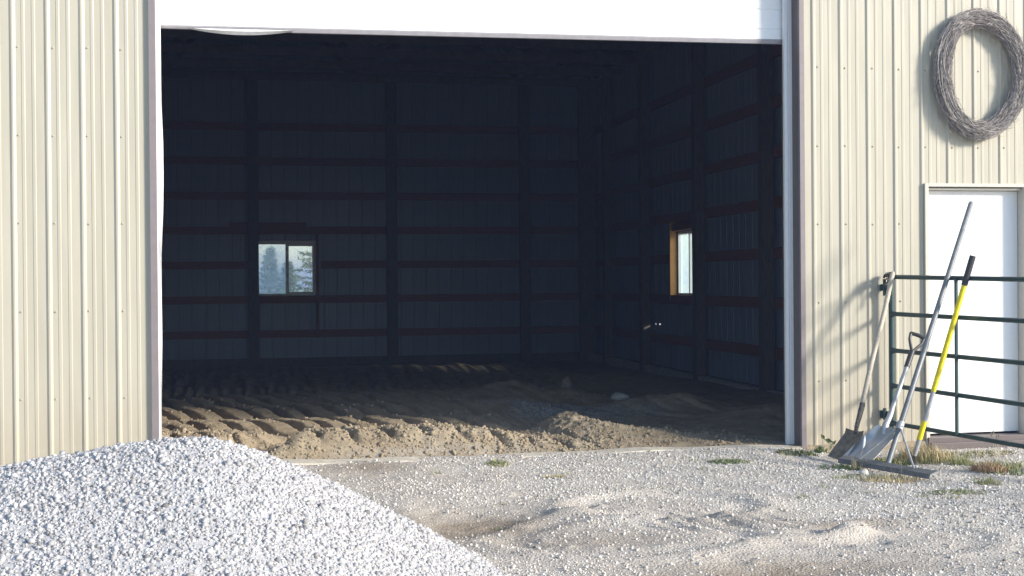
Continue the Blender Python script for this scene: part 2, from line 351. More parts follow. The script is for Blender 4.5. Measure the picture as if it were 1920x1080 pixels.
# ------------------------------------------------------------------ soil inside the barn
def cleats(X, Y, k, Yc, sp, w, seed, wob=.05):
    p = (X + k * (Y - Yc) + wob * fbm(X * 2 + seed, Y * 2, 2)) / sp + seed * .37
    i = np.floor(p); f = p - i - .5
    amp = .45 + .75 * _T[(i.astype(int) * 7 + int(seed * 13)) & 255, 3]
    return amp * np.exp(-np.abs((f + .18 * (_T[(i.astype(int) * 11) & 255, 9] - .5)) / w) ** 2.6)
def floor_parts(X, Y):
    z = .0 - .014 * np.clip(Y, 0, 14) + .02 * fbm(X * .8, Y * .8, 3)
    left = ss(2.75, 1.6, X)
    jag = .20 * fbm(X * 2.6, X * 0 + 3, 4, .6)
    # berm just inside the sill
    end = .62 + jag * .6
    m1 = ss(.02, .34, Y - jag * .25) * ss(1.75, .85, Y + jag * .4)
    gap = 1 - .95 * np.exp(-((X - .12 - .45 * (Y - .5)) / .20) ** 2)
    h1 = (.155 * ss(2.6, 1.3, X) + .05 * ss(3.6, 2.6, X) * ss(.9, .3, Y)) * m1 * gap
    h1 = h1 * (1 + .18 * fbm(X * 2.7, Y * 2.7, 4, .6))
    c1 = cleats(X, Y, .40, .4, .262, .13, 2.0) * ss(.14, .42, Y - .4 * jag) * ss(1.75, .85, Y) * ss(2.75, 2.3, X) * ss(1.15, .7, Y) * (.3 + .7 * gap)
    # rows of tread ridges behind it, each rising away from the door and dropping off steeply
    rows = 0; cut = 0; rm = 0
    for q, (ya, yb, amp, xr, sp, kk) in enumerate(((1.25, 2.55, .150, 2.3, .255, .40), (2.6, 4.0, .165, 3.0, .255, .36), (4.05, 5.6, .165, 3.3, .27, .44), (5.7, 7.4, .155, 3.9, .28, .40), (7.5, 9.4, .15, 4.4, .30, .46), (9.5, 11.4, .14, 4.6, .32, .4))):
        wav = .12 * fbm(X * 1.1 + q * 3, Y * .4 + q, 3) + .06 * (X - 1) * (q % 2 - .4)
        t = (Y + wav - ya) / (yb - ya)
        m = ss(0, .62, t) * ss(1.0, .90, t); side = ss(xr + .5, xr - .5, X + .2 * fbm(X * 2, Y * 2 + q, 2))
        ex = ss(.02, .16, t) * ss(1.0, .93, t) * side
        brk = 1 - .8 * ss(.25, .5, fbm(X * 1.2 + q * 5, Y * .9, 2))
        c = cleats(X, Y, kk, (ya + yb) / 2, sp, .15, 3.0 + q) * ex * brk
        rows = rows + .8 * amp * m * side * (1 + .10 * fbm(X * 2.5, Y * 2.5 + q, 3)); cut = cut + c; rm = rm + ex * (1 - brk) 
    back = .20 * gauss(X, Y, .25, 12.9, .62, .5) * (1 + .3 * fbm(X * 6, Y * 6, 3)) + .10 * gauss(X, Y, -.6, 12.7, .5, .5) + .09 * gauss(X, Y, 2.9, 12.4, 1.3, .5) * (1 + .6 * fbm(X * 5, Y * 5, 2))
    # rough heap right of the middle and scattered humps
    hump = .20 * gauss(X, Y, 2.62, 1.15, .26, .45) + .10 * gauss(X, Y, 3.05, .75, .5, .25) + .12 * gauss(X, Y, 3.55, 4.9, .5, .3) + .16 * gauss(X, Y, 4.3, 3.6, .6, .35) + .12 * gauss(X, Y, 4.9, 2.2, .5, .5) + .10 * gauss(X, Y, 3.0, 5.4, .4, .25)
    rough = ss(.05, .3, Y)
    z = z + h1 + rows + back + hump * rough
    z = z - .125 * c1 - .14 * cut
    c5 = cleats(X, Y, .5, 3.0, .30, .14, 3.0) * np.exp(-((Y - 3.0 - .1 * (X - 3)) / .55) ** 2) * ss(2.2, 2.8, X) * ss(5.2, 4.6, X)
    c6 = cleats(X, Y, .5, 1.6, .30, .14, 4.0) * np.exp(-((Y - 1.5) / .35) ** 2) * ss(2.6, 3.0, X) * ss(4.6, 4.0, X)
    z = z - .05 * c5 - .03 * c6
    soft = np.clip(m1 * gap * ss(2.9, 2.3, X) * .9  + cut * .25 + rm * .6 + hump * 2.5, 0, 1)
    lump = np.maximum(fbm(X * 11 + 3, Y * 11, 3), 0) ** 1.5
    z = z + rough * (soft * (.045 * lump + .020 * np.abs(fbm(X * 9, Y * 9, 3)) + .026 * fbm(X * 23, Y * 23, 4, .72)) + .008 * fbm(X * 14, Y * 14, 4))
    z = z + ss(2.2, 3.2, X) * rough * .035 * fbm(X * 3.1, Y * 3.1, 4, .6)
    z = np.where(Y < .1, np.minimum(z, .012 + .3 * np.maximum(Y, 0) + .19 * m1 * gap * left), z)
    return z
def floor_gravel(X, Y):
    return np.clip(1.1 * gauss(X, Y, 3.0, 3.4, .55, .7) + .5 * gauss(X, Y, 3.6, 3.1, .6, .4) + .5 * gauss(X, Y, 1.3, .12, 1.0, .07) + .35 * fbm(X * 4, Y * 4, 3) - .12, 0, 1)
xs = axis(-1.6, 4.9, .017, -5.85, 6.24); ys = axis(-.06, 5.2, .017, -.06, 13.92)
X, Y, F = grid(xs, ys); Z = floor_parts(X, Y)
Z = np.where(Y < -.03, -.12, Z)
fl = np_mesh('soil', np.stack([X, Y, Z], -1).reshape(-1, 3), F, M_DIRT, smooth=True, attrs={'gravel': floor_gravel(X, Y)})
tag(fl, 'brown sandy soil floor inside the barn with tractor tread ridges', kind='structure')

# ------------------------------------------------------------------ icosahedra scatter
_t = (1 + 5 ** .5) / 2
ICO_V = np.array([(-1, _t, 0), (1, _t, 0), (-1, -_t, 0), (1, -_t, 0), (0, -1, _t), (0, 1, _t), (0, -1, -_t), (0, 1, -_t), (_t, 0, -1), (_t, 0, 1), (-_t, 0, -1), (-_t, 0, 1)]) / math.hypot(1, _t)
ICO_F = np.array([(0, 11, 5), (0, 5, 1), (0, 1, 7), (0, 7, 10), (0, 10, 11), (1, 5, 9), (5, 11, 4), (11, 10, 2), (10, 7, 6), (7, 1, 8), (3, 9, 4), (3, 4, 2), (3, 2, 6), (3, 6, 8), (3, 8, 9), (4, 9, 5), (2, 4, 11), (6, 2, 10), (8, 6, 7), (9, 8, 1)])
def stones(name, P, R, mats, parent=None, squash=(.62, 1.0), tone=None, jit=.28):
    n = len(P)
    V = np.repeat(ICO_V[None], n, 0) * (1 + jit * RNG.uniform(-1, 1, (n, 12, 1)))
    S = RNG.uniform(.7, 1.3, (n, 1, 3)); S[:, 0, 2] = RNG.uniform(*squash, n); V = V * S
    a = RNG.uniform(0, 2 * math.pi, (n, 3)) * np.array([1, .16, .16])
    c, s = np.cos(a), np.sin(a)
    x, y, z = V[..., 0], V[..., 1], V[..., 2]
    y, z = y * c[:, 1:2] - z * s[:, 1:2], y * s[:, 1:2] + z * c[:, 1:2]
    x, z = x * c[:, 2:3] + z * s[:, 2:3], -x * s[:, 2:3] + z * c[:, 2:3]
    x, y = x * c[:, 0:1] - y * s[:, 0:1], x * s[:, 0:1] + y * c[:, 0:1]
    V = np.stack([x, y, z], -1) * R[:, None, None] + P[:, None, :]
    F = (ICO_F[None] + 12 * np.arange(n)[:, None, None]).reshape(-1, 3)
    if tone is None: tone = RNG.random(n)
    return np_mesh(name, V.reshape(-1, 3), F, mats, parent, attrs={'tone': np.repeat(tone, 12)})

# loose stones over the yard
n = 120000
d = 4.6 + 5.8 * RNG.random(n) ** .8
u = RNG.uniform(-.40, .44, n)
px = u * d * math.cos(YAW) + d * math.sin(YAW); py = -u * d * math.sin(YAW) + d * math.cos(YAW) - 9.5
sp_ = sand_patch(px, py)
keep = (RNG.random(n) > .75 * brown_patch(px, py)) & (py < -.02) & (py > -4.9) & (RNG.random(n) > .80 * np.clip(sp_ * 1.3 + .5 * fbm(px * 1.7, py * 1.7, 3) + .36, 0, .97)) & (px > -1.8)
px, py = px[keep], py[keep]; n = len(px)
R = np.exp(RNG.normal(-5.5, .40, n)); R = np.clip(R, .002, .0125)
tone = np.clip(RNG.normal(.55, .22, n) + .12 * fbm(px, py, 2), 0, 1)
st = stones('loose_stones', np.stack([px, py, ground_h(px, py) + R * .25], -1), R, M_GSTONE, tone=tone)
tag(st, 'small loose grey and white stones covering the yard', 'loose gravel', kind='stuff')
# clods broken off the ridges
n = 4200
px = RNG.uniform(-1.4, 2.9, n); py = np.abs(RNG.normal(.32, .22, n)) + .03
R = np.clip(np.exp(RNG.normal(-5.1, .5, n)), .003, .022)
cl = stones('soil_clods', np.stack([px, py, floor_parts(px, py) + R * .1], -1), R, M_DIRT, tone=RNG.random(n), jit=.35)
tag(cl, 'loose clods of pale brown soil along the ridge behind the door sill', 'soil clods', kind='stuff')
# crumbs on the soil inside
n = 22000
px = RNG.uniform(-1.4, 4.0, n); py = RNG.uniform(.05, 5.0, n) ** 1.0
keep = RNG.random(n) < (.25 + .75 * (py < 1.2)); px, py = px[keep], py[keep]; n = len(px)
R = np.exp(RNG.normal(-5.1, .5, n)); R = np.clip(R, .002, .022)
cr = stones('soil_crumbs', np.stack([px, py, floor_parts(px, py) + R * .2], -1), R, M_DIRT, tone=RNG.random(n))
tag(cr, 'crumbled lumps of brown soil lying on the barn floor', 'soil crumbs', kind='stuff')

# ------------------------------------------------------------------ gravel heap
HP = (-.235, -3.762, .634, .571, .28, .467, 1.041)
def heap_h(X, Y):
    cx, cy, H, s, r0, ls, rw = HP
    dx = X - cx; dx = np.where(dx < 0, dx * ls, dx * rw)
    return H - s * (np.sqrt(dx ** 2 + (Y - cy) ** 2 + r0 ** 2) - r0) + .012 * fbm(X * 3, Y * 3, 3)
xs = np.arange(-3.6, 1.5, .03); ys = np.arange(-5.6, -2.2, .03)
X, Y, F = grid(xs, ys); Z = heap_h(X, Y)
fz = Z.reshape(-1)[F].max(1); F = F[fz > -.12]
hp = np_mesh('gravel_pile', np.stack([X, Y, Z + .001], -1).reshape(-1, 3), F, M_HEAPB, smooth=True)
tag(hp, 'large rounded heap of clean pale crushed stone in the foreground', 'gravel pile')
n = 165000
px = RNG.uniform(-3.4, 1.45, n); py = RNG.uniform(-5.5, -2.3, n); pz = heap_h(px, py)
keep = (pz > -.06) & ((px > -2.2) | (RNG.random(n) < .5)); px, py, pz = px[keep], py[keep], pz[keep]; n = len(px)
R = np.clip(np.exp(RNG.normal(-5.15, .36, n)), .003, .015)
o = stones('crushed_stones', np.stack([px, py, pz + RNG.uniform(-.4, .5, n) * R], -1), R, M_STONE, hp, squash=(.7, 1.1), tone=np.clip(RNG.normal(.62, .24, n), 0, 1))
o['kind'] = 'stuff'

# ================================================================== the barn
barn = empty('pole_barn', (.2, 7, 0), 'tan ribbed metal pole barn with open overhead door and bare soil floor', 'barn')
XL_, XR_, YB_ = -5.9, 6.30, 13.97
RIBS = [(0, 0), (.016, .0098), (.028, .0098), (.043, 0)]
MIN = [(.078, 0), (.083, .0024), (.100, .0024), (.105, 0), (.146, 0), (.151, .0024), (.168, .0024), (.173, 0)]
def profile(L, phase):
    """breakpoints (s, height) along a wall of length L; a rib is centred at phase + n * pitch"""
    pitch = .2286; out = {}
    k = math.floor((0 - phase) / pitch) - 1
    while phase + k * pitch - .0205 < L:
        b = phase + k * pitch - .0205
        for s, h in RIBS + MIN:
            if 0 <= b + s <= L: out[round(b + s, 4)] = h
        k += 1
    ks = sorted(out); sv = [0.0] + [k for k in ks if 1e-3 < k < L - 1e-3] + [L]
    return sv, [out.get(k, 0.0) for k in sv]
def wall(p0, direc, outn, L, z0, ztop, holes, phase, screws=True, name='siding'):
    sv, hv = profile(L, phase)
    extra = sorted({s for hh in holes for s in hh[:2]})
    for e in extra:
        if all(abs(e - s) > 1e-4 for s in sv): 
            h = float(np.interp(e, sv, hv)); i = int(np.searchsorted(sv, e)); sv.insert(i, e); hv.insert(i, h)
    zs = [z0, z0 + 4.5] if False else [z0]
    zt = sorted({z for hh in holes for z in hh[2:]} | {z0})
    mb = MB(); p0, direc, outn = Vector(p0), Vector(direc), Vector(outn)
    flip = direc.cross(Vector((0, 0, 1))).dot(outn) < 0
    nrow = len(zt) + 1
    vs = []
    for s, h in zip(sv, hv):
        top = ztop(s) if callable(ztop) else ztop
        for z in zt + [top]:
            q = p0 + direc * s + outn * h; vs.append((q.x, q.y, z))
    fs = []
    for i in range(len(sv) - 1):
        sm = (sv[i] + sv[i + 1]) / 2
        for j in range(nrow - 1):
            za = zt[j]; zb = zt[j + 1] if j + 1 < len(zt) else None
            zm = (za + zb) / 2 if zb is not None else za + .01
            if any(a < sm < b and c < zm < d for a, b, c, d in holes): continue
            q = (i * nrow + j, (i + 1) * nrow + j, (i + 1) * nrow + j + 1, i * nrow + j + 1)
            fs.append(q[::-1] if flip else q)
    mb.add(vs, fs)
    if screws:
        mb.cur = 1
        pitch = .2286; k0 = int((0 - phase) / pitch) - 1
        for k in range(k0, int(L / pitch) + 3):
            s = phase + k * pitch + .038
            if not .02 < s < L - .02: continue
            for r in range(0, 9):
                z = -.1066 + .6096 * r + random.uniform(-.004, .004)
                if z < z0 + .05 or z > (ztop(s) if callable(ztop) else ztop) - .05: continue
                if any(a - .012 < s < b + .012 and c - .012 < z < d + .012 for a, b, c, d in holes): continue
                c = p0 + direc * (s + random.uniform(-.004, .004)) ; c.z = z
                ring = []
                for q in range(6):
                    an = q * math.pi / 3; ring.append(c + direc * math.cos(an) * .0075 + Vector((0, 0, 1)) * math.sin(an) * .0075 + outn * .001)
                ring2 = [c + (v - c) * .62 + outn * .007 for v in ring]
                mb.add(ring + ring2, [(q, (q + 1) % 6, 6 + (q + 1) % 6, 6 + q) for q in range(6)] + [tuple(range(6, 12))])
    return mb.build(name, [M_SID, M_SCREW], barn)
EAVE = 4.95; RIDGE = 6.95; XM = .2
def gab(x): return EAVE + .02 + (RIDGE - EAVE) * (1 - abs(x - XM) / 6.1)
DOOR_T = 3.66
# front: everything in one plane, cut by the openings
LO, RO = -.678, 4.215
wall((XL_, 0, 0), (1, 0, 0), (0, -1, 0), LO - XL_, -.12, lambda s: gab(XL_ + s) + .10, [], -1.59 - XL_)
wall((LO, 0, 0), (1, 0, 0), (0, -1, 0), RO - LO, DOOR_T, lambda s: gab(LO + s) + .10, [], -1.59 - LO)
wall((RO, 0, 0), (1, 0, 0), (0, -1, 0), XR_ - RO, -.12, lambda s: gab(RO + s) + .10, [(5.235 - RO, 6.13 - RO, -.2, 2.04)], 4.306 - RO)
# back with its window, sides
wall((XL_, YB_, 0), (1, 0, 0), (0, 1, 0), XR_ - XL_, -.3, lambda s: gab(XL_ + s) + .10, [(.13 - XL_, 1.15 - XL_, 1.07, 2.02)], .11, screws=False)
wall((XR_, 0, 0), (0, 1, 0), (1, 0, 0), YB_, -.3, EAVE + .13, [(8.17, 9.12, 1.07, 2.00), (10.31, 10.375, .588, .612), (10.08, 10.16, .588, .614)], .08, screws=False)
wall((XL_, 0, 0), (0, 1, 0), (-1, 0, 0), YB_, -.3, EAVE + .13, [], .08, screws=False)

# roof: two slopes with thickness
mb = MB()
for sx in (-1, 1):
    xe = XM + sx * 6.5; ze = EAVE - (RIDGE - EAVE) * .4 / 6.1 + .10
    a = [(XM, -.3, RIDGE + .10), (XM, YB_ + .3, RIDGE + .10), (xe, YB_ + .3, ze), (xe, -.3, ze)]
    b = [(x, y, z + .03) for x, y, z in a]
    mb.add(a + b, [(0, 1, 2, 3), (7, 6, 5, 4), (0, 3, 7, 4), (1, 0, 4, 5), (2, 1, 5, 6), (3, 2, 6, 7)])
mb.build('roof', M_ROOF, barn)
mb = MB()
for sx in (-1, 1):
    for k in range(1, 11):
        x = XM + sx * k * .6; z = gab(x) + .01
        mb.box(x - .019, x + .019, .05, YB_ - .05, z, z + .085)
mb.build('purlins', M_TRUSS, barn)
# trusses
def truss(y):
    mb = MB(); t = .019
    mb.box(-5.72, 6.12, y - t, y + t, 4.70, 4.84)
    for sx in (-1, 1):
        a = Vector((XM, y, RIDGE - .10)); b = Vector((XM + sx * 5.9, y, gab(XM + sx * 5.9) - .10))
        dd = b - a; mb.obox((a + b) / 2, dd, (0, 1, 0), dd.cross(Vector((0, 1, 0))), dd.length / 2, t, .07)
        for x0, x1 in ((0, 1.5), (3.0, 1.5), (3.0, 4.4)):
            p = Vector((XM + sx * x0, y + .001, gab(XM + sx * x0) - .17)); q = Vector((XM + sx * x1, y + .001, 4.84))
            dd = q - p; mb.obox((p + q) / 2, dd, (0, 1, 0), dd.cross(Vector((0, 1, 0))), dd.length / 2, t - .004, .045)
    mb.build('truss', M_TRUSS, barn)
for y in (.6, 1.82, 3.04, 4.26, 5.48, 6.70, 7.92, 9.14, 10.36, 11.58, 12.80): truss(y)

# posts and girts
def post(x0, x1, y0, y1, z1=4.86):
    mb = MB(); mb.box(x0, x1, y0, y1, -.5, z1); mb.build('post', M_POST, barn, bevel=.006)
PX = [-4.818, -2.380, .066, 2.505, 4.935]
for x in PX: post(x - .092, x + .092, 13.79, 13.928)
post(5.955, 6.248, 13.79, 13.928); post(-5.855, -5.66, 13.79, 13.928)
PY = [.54, 2.98, 5.42, 7.86, 10.43, 12.62]
for y in PY: post(6.10, 6.248, y, y + .16); post(-5.855, -5.70, y, y + .16)
for r in range(1, 8):
    z = -.216 + .6096 * r
    if r == 3:   # broken by the window
        mb = MB(); mb.box(-5.82, .10, 13.93, 13.968, z - .068, z + .068); mb.box(1.24, 6.22, 13.93, 13.968, z - .068, z + .068)
    else: mb = MB(); mb.box(-5.82, 6.22, 13.93, 13.968, z - .068, z + .068)
    mb.build('girt', M_WOODX, barn)
    mb = MB()
    if r == 3: mb.box(6.25, 6.288, .1, 8.13, z - .068, z + .068); mb.box(6.25, 6.288, 9.17, 13.90, z - .068, z + .068)
    else: mb.box(6.25, 6.288, .1, 13.90, z - .068, z + .068)
    mb.build('girt', M_WOOD, barn)
    mb = MB(); mb.box(-5.888, -5.857, .1, 13.90, z - .068, z + .068); mb.build('girt', M_WOOD, barn)
    # front wall girts, seen only from the inside
    mb = MB(); mb.box(-5.82, LO - .08, .006, .044, z - .068, z + .068); mb.build('girt', M_WOODX, barn)
mb = MB(); mb.box(-5.82, 6.22, 13.932, 13.966, -.35, -.03); mb.build('skirt_board', M_POST, barn)
mb = MB(); mb.box(6.252, 6.286, .1, 13.90, -.35, -.045); mb.build('skirt_board', M_POST, barn)
mb = MB(); mb.box(-5.886, -5.859, .1, 13.90, -.35, -.045); mb.build('skirt_board', M_POST, barn)
# boards framing the windows
mb = MB(); mb.box(1.155, 1.20, 13.82, 13.929, .32, 2.16); mb.build('window_stud', M_WOODX, barn)
mb = MB(); mb.box(-.35, 1.0, 13.87, 13.929, 2.18, 2.36); mb.build('window_header', M_WOODX, barn)
mb = MB(); mb.box(6.145, 6.249, 9.125, 9.165, 1.00, 2.16); mb.build('window_stud', M_STUD, barn, bevel=.003)
mb = MB(); mb.box(6.15, 6.249, 8.04, 9.124, .975, 1.068); mb.build('window_sill_board', M_WOOD, barn)
mb = MB(); mb.box(6.17, 6.249, 8.04, 9.124, 2.02, 2.13); mb.build('window_header', M_WOOD, barn)

# windows: frame with panes as sub-parts
mb = MB()
x0, x1, z0, z1 = .13, 1.15, 1.07, 2.02
for a in ((x0 - .02, x0 + .032, z0 - .02, z1 + .02), (x1 - .04, x1 + .02, z0 - .02, z1 + .02)): mb.box(a[0], a[1], 13.935, 14.0, a[2], a[3])
mb.box(x0 + .032, x1 - .04, 13.935, 14.0, z1 - .042, z1 + .02); mb.box(x0 + .032, x1 - .04, 13.935, 14.0, z0 - .02, z0 + .036)
mb.box(.626, .682, 13.94, 13.99, z0 + .036, z1 - .042)
wf = mb.build('window', M_VINYL, barn, bevel=.003)
wf['label'] = 'two-pane sliding window in the back wall'
mb = MB()
mb.box(.682, 1.11, 13.942, 13.972, 1.945, z1 - .042); mb.box(.682, 1.11, 13.942, 13.972, z0 + .036, 1.135); mb.box(1.095, 1.11, 13.942, 13.972, 1.135, 1.945)
def sub(o, par):
    o.parent = par; o.matrix_parent_inverse = par.matrix_world.inverted() if False else Matrix.Identity(4)
    return o
mb.build('sash', M_VINYL, wf)
mb = MB(); mb.box(.162, .626, 13.975, 13.979, 1.106, 1.978); o = mb.build('pane', M_HAZEP, wf); o['label'] = 'hazy screened left pane'
mb = MB(); mb.box(.682, 1.095, 13.955, 13.959, 1.135, 1.945); o = mb.build('pane', M_CLEARP, wf)
mb = MB()
y0, y1, z0, z1 = 8.17, 9.12, 1.07, 2.00
for a in ((y0 - .01, y0 + .03), (y1 - .03, y1 + .004)): mb.box(6.262, 6.33, a[0], a[1], z0 - .01, z1 + .01)
mb.box(6.262, 6.33, y0 + .03, y1 - .03, z1 - .03, z1 + .01); mb.box(6.262, 6.33, y0 + .03, y1 - .03, z0 - .01, z0 + .03)
mb.box(6.268, 6.32, 8.60, 8.64, z0 + .03, z1 - .03)
ws = mb.build('window', M_VINYL, barn, bevel=.003); ws['label'] = 'narrow window seen edge-on in the right side wall'
mb = MB(); mb.box(6.296, 6.300, y0 + .03, 8.60, z0 + .03, z1 - .03); mb.build('pane', M_SIDEP, ws)
mb = MB(); mb.box(6.300, 6.304, 8.64, y1 - .03, z0 + .03, z1 - .03); mb.build('pane', M_SIDEP, ws)

# trims round the big opening
def trim(x0, x1, y0, y1, z0, z1, m, name='door_trim'):
    mb = MB(); mb.box(x0, x1, y0, y1, z0, z1); return mb.build(name, m, barn, bevel=.003)
trim(-.682, -.632, -.030, .004, -.10, DOOR_T + .10, M_BROWNP)
trim(-.672, -.630, .0045, .12, -.10, DOOR_T, M_VINYL, 'door_jamb')
trim(4.180, 4.222, -.030, .004, -.12, DOOR_T + .10, M_BROWNP)
trim(4.1805, 4.222, .0045, .140, -.12, DOOR_T, M_BROWN, 'door_jamb')
mb = MB()   # white vinyl stop with its two grooves
for a, b_ in ((4.115, 4.142), (4.146, 4.160), (4.164, 4.180)): mb.box(a, b_, .108 if a < 4.15 else .113, .140, -.02, DOOR_T)
mb.box(4.117, 4.18, .117, .139, -.02, DOOR_T)
mb.cur = 1
for z in np.arange(.12, 3.6, .30): mb.obox((4.153, .112, z), (1, 0, 0), (0, 1, 0), (0, 0, 1), .003, .0025, .003)
mb.build('door_stop', [M_VINYL, M_CHAIN], barn)
# loose white weather strip on the left edge, its free edge wavy
xe = [(-.631, .0), (-.631, .195), (-.628, .425), (-.623, .655), (-.619, .885), (-.621, 1.192), (-.619, 1.498), (-.612, 1.652), (-.605, 1.805), (-.601, 2.035), (-.600, 2.303), (-.604, 2.44), (-.609, 2.571), (-.611, 2.762), (-.611, 3.141), (-.611, 3.66)]
mb = MB(); vs = []; zz = np.arange(0, 3.65, .05)
for z in zz:
    xx = float(np.interp(z, [b for a, b in xe], [a for a, b in xe])) + .004
    inner = -.668
    vs += [(inner, .145, z), ((inner + xx) / 2, .140 + .004 * math.sin(z * 5), z), (xx, .130 + .008 * math.sin(z * 7), z), (xx, .135 + .008 * math.sin(z * 7), z), ((inner + xx) / 2, .146 + .004 * math.sin(z * 5), z), (inner, .150, z)]
fs = []
for i in range(len(zz) - 1):
    for k in range(6): fs.append((i * 6 + k, i * 6 + (k + 1) % 6, (i + 1) * 6 + (k + 1) % 6, (i + 1) * 6 + k))
mb.add(vs, fs); mb.build('weather_strip', M_VINYL, barn, smooth=True)
# sill
mb = MB(); xs_ = np.arange(-.60, 4.16, .05); vs = []
for x in xs_:
    f = .045 + .05 * math.sin(x * 1.3) + .03 * math.sin(x * 5.1); z = .009 + .008 * math.sin(x * 2.3 + 1) + .005 * math.sin(x * 7.1)
    vs += [(x, -.10 - f * .6, z - .05), (x, -.09 - f * .6, z), (x, .06, z + .004), (x, .07, z - .06)]
fs = []
for i in range(len(xs_) - 1):
    for k in range(3): fs.append((i * 4 + k, (i + 1) * 4 + k, (i + 1) * 4 + k + 1, i * 4 + k + 1))
fs += [(0, 1, 2, 3), tuple((len(xs_) - 1) * 4 + k for k in (3, 2, 1, 0))]
mb.add(vs, fs); mb.build('door_sill', M_PLANK, barn)

# overhead door, raised: vertical lower part, curve, then flat along its tracks
DY = .165
prof = []      # (y, z)
z = 3.175
while z < 3.75: 
    prof.append((DY, z)); 
    for e in ((.004, .012), (.004, .018), (0, .030)):
        pass
    z += .01
path = [(DY, 3.175)]
zz = 3.175; gl = 3.262
while zz < 3.74:
    path += [(DY, gl - .006), (DY + .005, gl - .002), (DY + .005, gl + .002), (DY, gl + .006)]; zz = gl; gl += .152
path = [p for p in path if p[1] < 3.74]
for k in range(9):
    a = k / 8 * math.pi / 2; path.append((DY + .34 * (1 - math.cos(a)), 3.76 + .34 * math.sin(a)))
path += [(3.9, 4.10)]
mb = MB(); vs = []
tilt = lambda x, z: -.030 * (1 - (x + .61) / 4.78) * max(0, (3.7 - z) / .55) if z < 3.7 else 0
nx = 2
for i, (y, z) in enumerate(path):
    a = path[max(i - 1, 0)]; b = path[min(i + 1, len(path) - 1)]; ty, tz = b[0] - a[0], b[1] - a[1]; L = math.hypot(ty, tz); ny_, nz_ = -tz / L, ty / L
    if abs(y - DY) < .01 and z < 3.75: ny_, nz_ = -1, 0
    for x in (-.665, 4.170):
        vs += [(x, y, z + tilt(x, z)), (x, y - ny_ * .04, z - nz_ * .04 + tilt(x, z))]
fs = []
for i in range(len(path) - 1):
    a, b = i * 4, (i + 1) * 4
    fs += [(a, a + 2, b + 2, b), (a + 1, b + 1, b + 3, a + 3), (a, b, b + 1, a + 1), (a + 2, a + 3, b + 3, b + 2)]
fs += [(0, 1, 3, 2)]
mb.add(vs, fs); od = mb.build('overhead_door', M_WHITE, barn)
od['label'] = 'raised white ribbed overhead door'
def zb(x): return 3.175 - .030 * (1 - (x + .61) / 4.78) * (3.7 - 3.175) / .55
mb = MB(); vs = []; xs_ = np.linspace(-.655, 4.165, 60)
for x in xs_:
    z = zb(x); w_ = .028 if x > .3 else .018
    vs += [(x, DY - .004, z + .006), (x, DY - .004, z - .004), (x, DY + .004, z - w_), (x, DY + .034, z - w_), (x, DY + .044, z + .006)]
fs = []
for i in range(59):
    for k in range(4): fs.append((i * 5 + k, (i + 1) * 5 + k, (i + 1) * 5 + k + 1, i * 5 + k + 1))
fs += [(0, 1, 2, 3, 4), tuple(59 * 5 + k for k in (4, 3, 2, 1, 0))]
mb.add(vs, fs); mb.build('bottom_seal', M_RUBBER, od)
mb = MB(); vs = []; xs_ = np.linspace(-.40, .33, 30)
for x in xs_:
    t = (x + .40) / .73; sag = .037 * math.sin(math.pi * t) ** .8
    z = zb(x) - .014
    vs += [(x, DY - .010, z), (x, DY - .020, z - sag * .5), (x, DY + .004, z - sag - .004), (x, DY + .008, z - sag - .001), (x, DY - .015, z - sag * .5), (x, DY - .005, z)]
fs = []
for i in range(29):
    for k in range(6): fs.append((i * 6 + k, (i + 1) * 6 + k, (i + 1) * 6 + (k + 1) % 6, i * 6 + (k + 1) % 6))
mb.add(vs, fs); o = mb.build('bottom_seal', M_SAG, od, smooth=True); o['label'] = 'pale strip of torn seal sagging below the door'
for x in (-.67, 4.215):
    mb = MB(); mb.box(x - .03 if x > 0 else x - .10, x + .10 if x > 0 else x + .03, .29, .33, 0, 3.8); 
    mb.build('door_post', M_POST, barn)

# entry door on the right
XA, XB = 5.242, 6.122
mb = MB()
mb.box(XA - .010, XA + .022, -.030, .004, -.05, 2.045); mb.box(XB - .022, XB + .012, -.030, .004, -.05, 2.045); mb.box(XA + .022, XB - .022, -.030, .004, 2.018, 2.045)
mb.box(XA + .002, XA + .016, .0045, .13, -.05, 2.012); mb.box(XB - .016, XB - .002, .0045, .13, -.05, 2.012); mb.box(XA + .016, XB - .016, .0045, .13, 1.995, 2.012)
ed = mb.build('entry_door', M_CREAMTRIM, barn, bevel=.003); ed['label'] = 'plain white entry door in its cream frame'
mb = MB(); mb.box(XA + .018, XB - .018, .075, .12, .05, 1.993); dp = mb.build('door_panel', M_WHITE, ed, bevel=.004)
mb = MB(); mb.box(XA + .002, XB - .002, -.045, .13, -.10, .035); mb.box(XA + .002, XB - .002, -.085, -.046, -.10, -.005)
mb.build('door_sill', M_BROWN, ed, bevel=.004)
mb = MB(); mb.box(XR_ - .005, XR_ + .03, -.03, .07, -.12, EAVE); mb.box(XR_ - .07, XR_ - .0055, -.03, -.0205, -.12, EAVE); mb.build('corner_trim', M_BROWNP, barn)

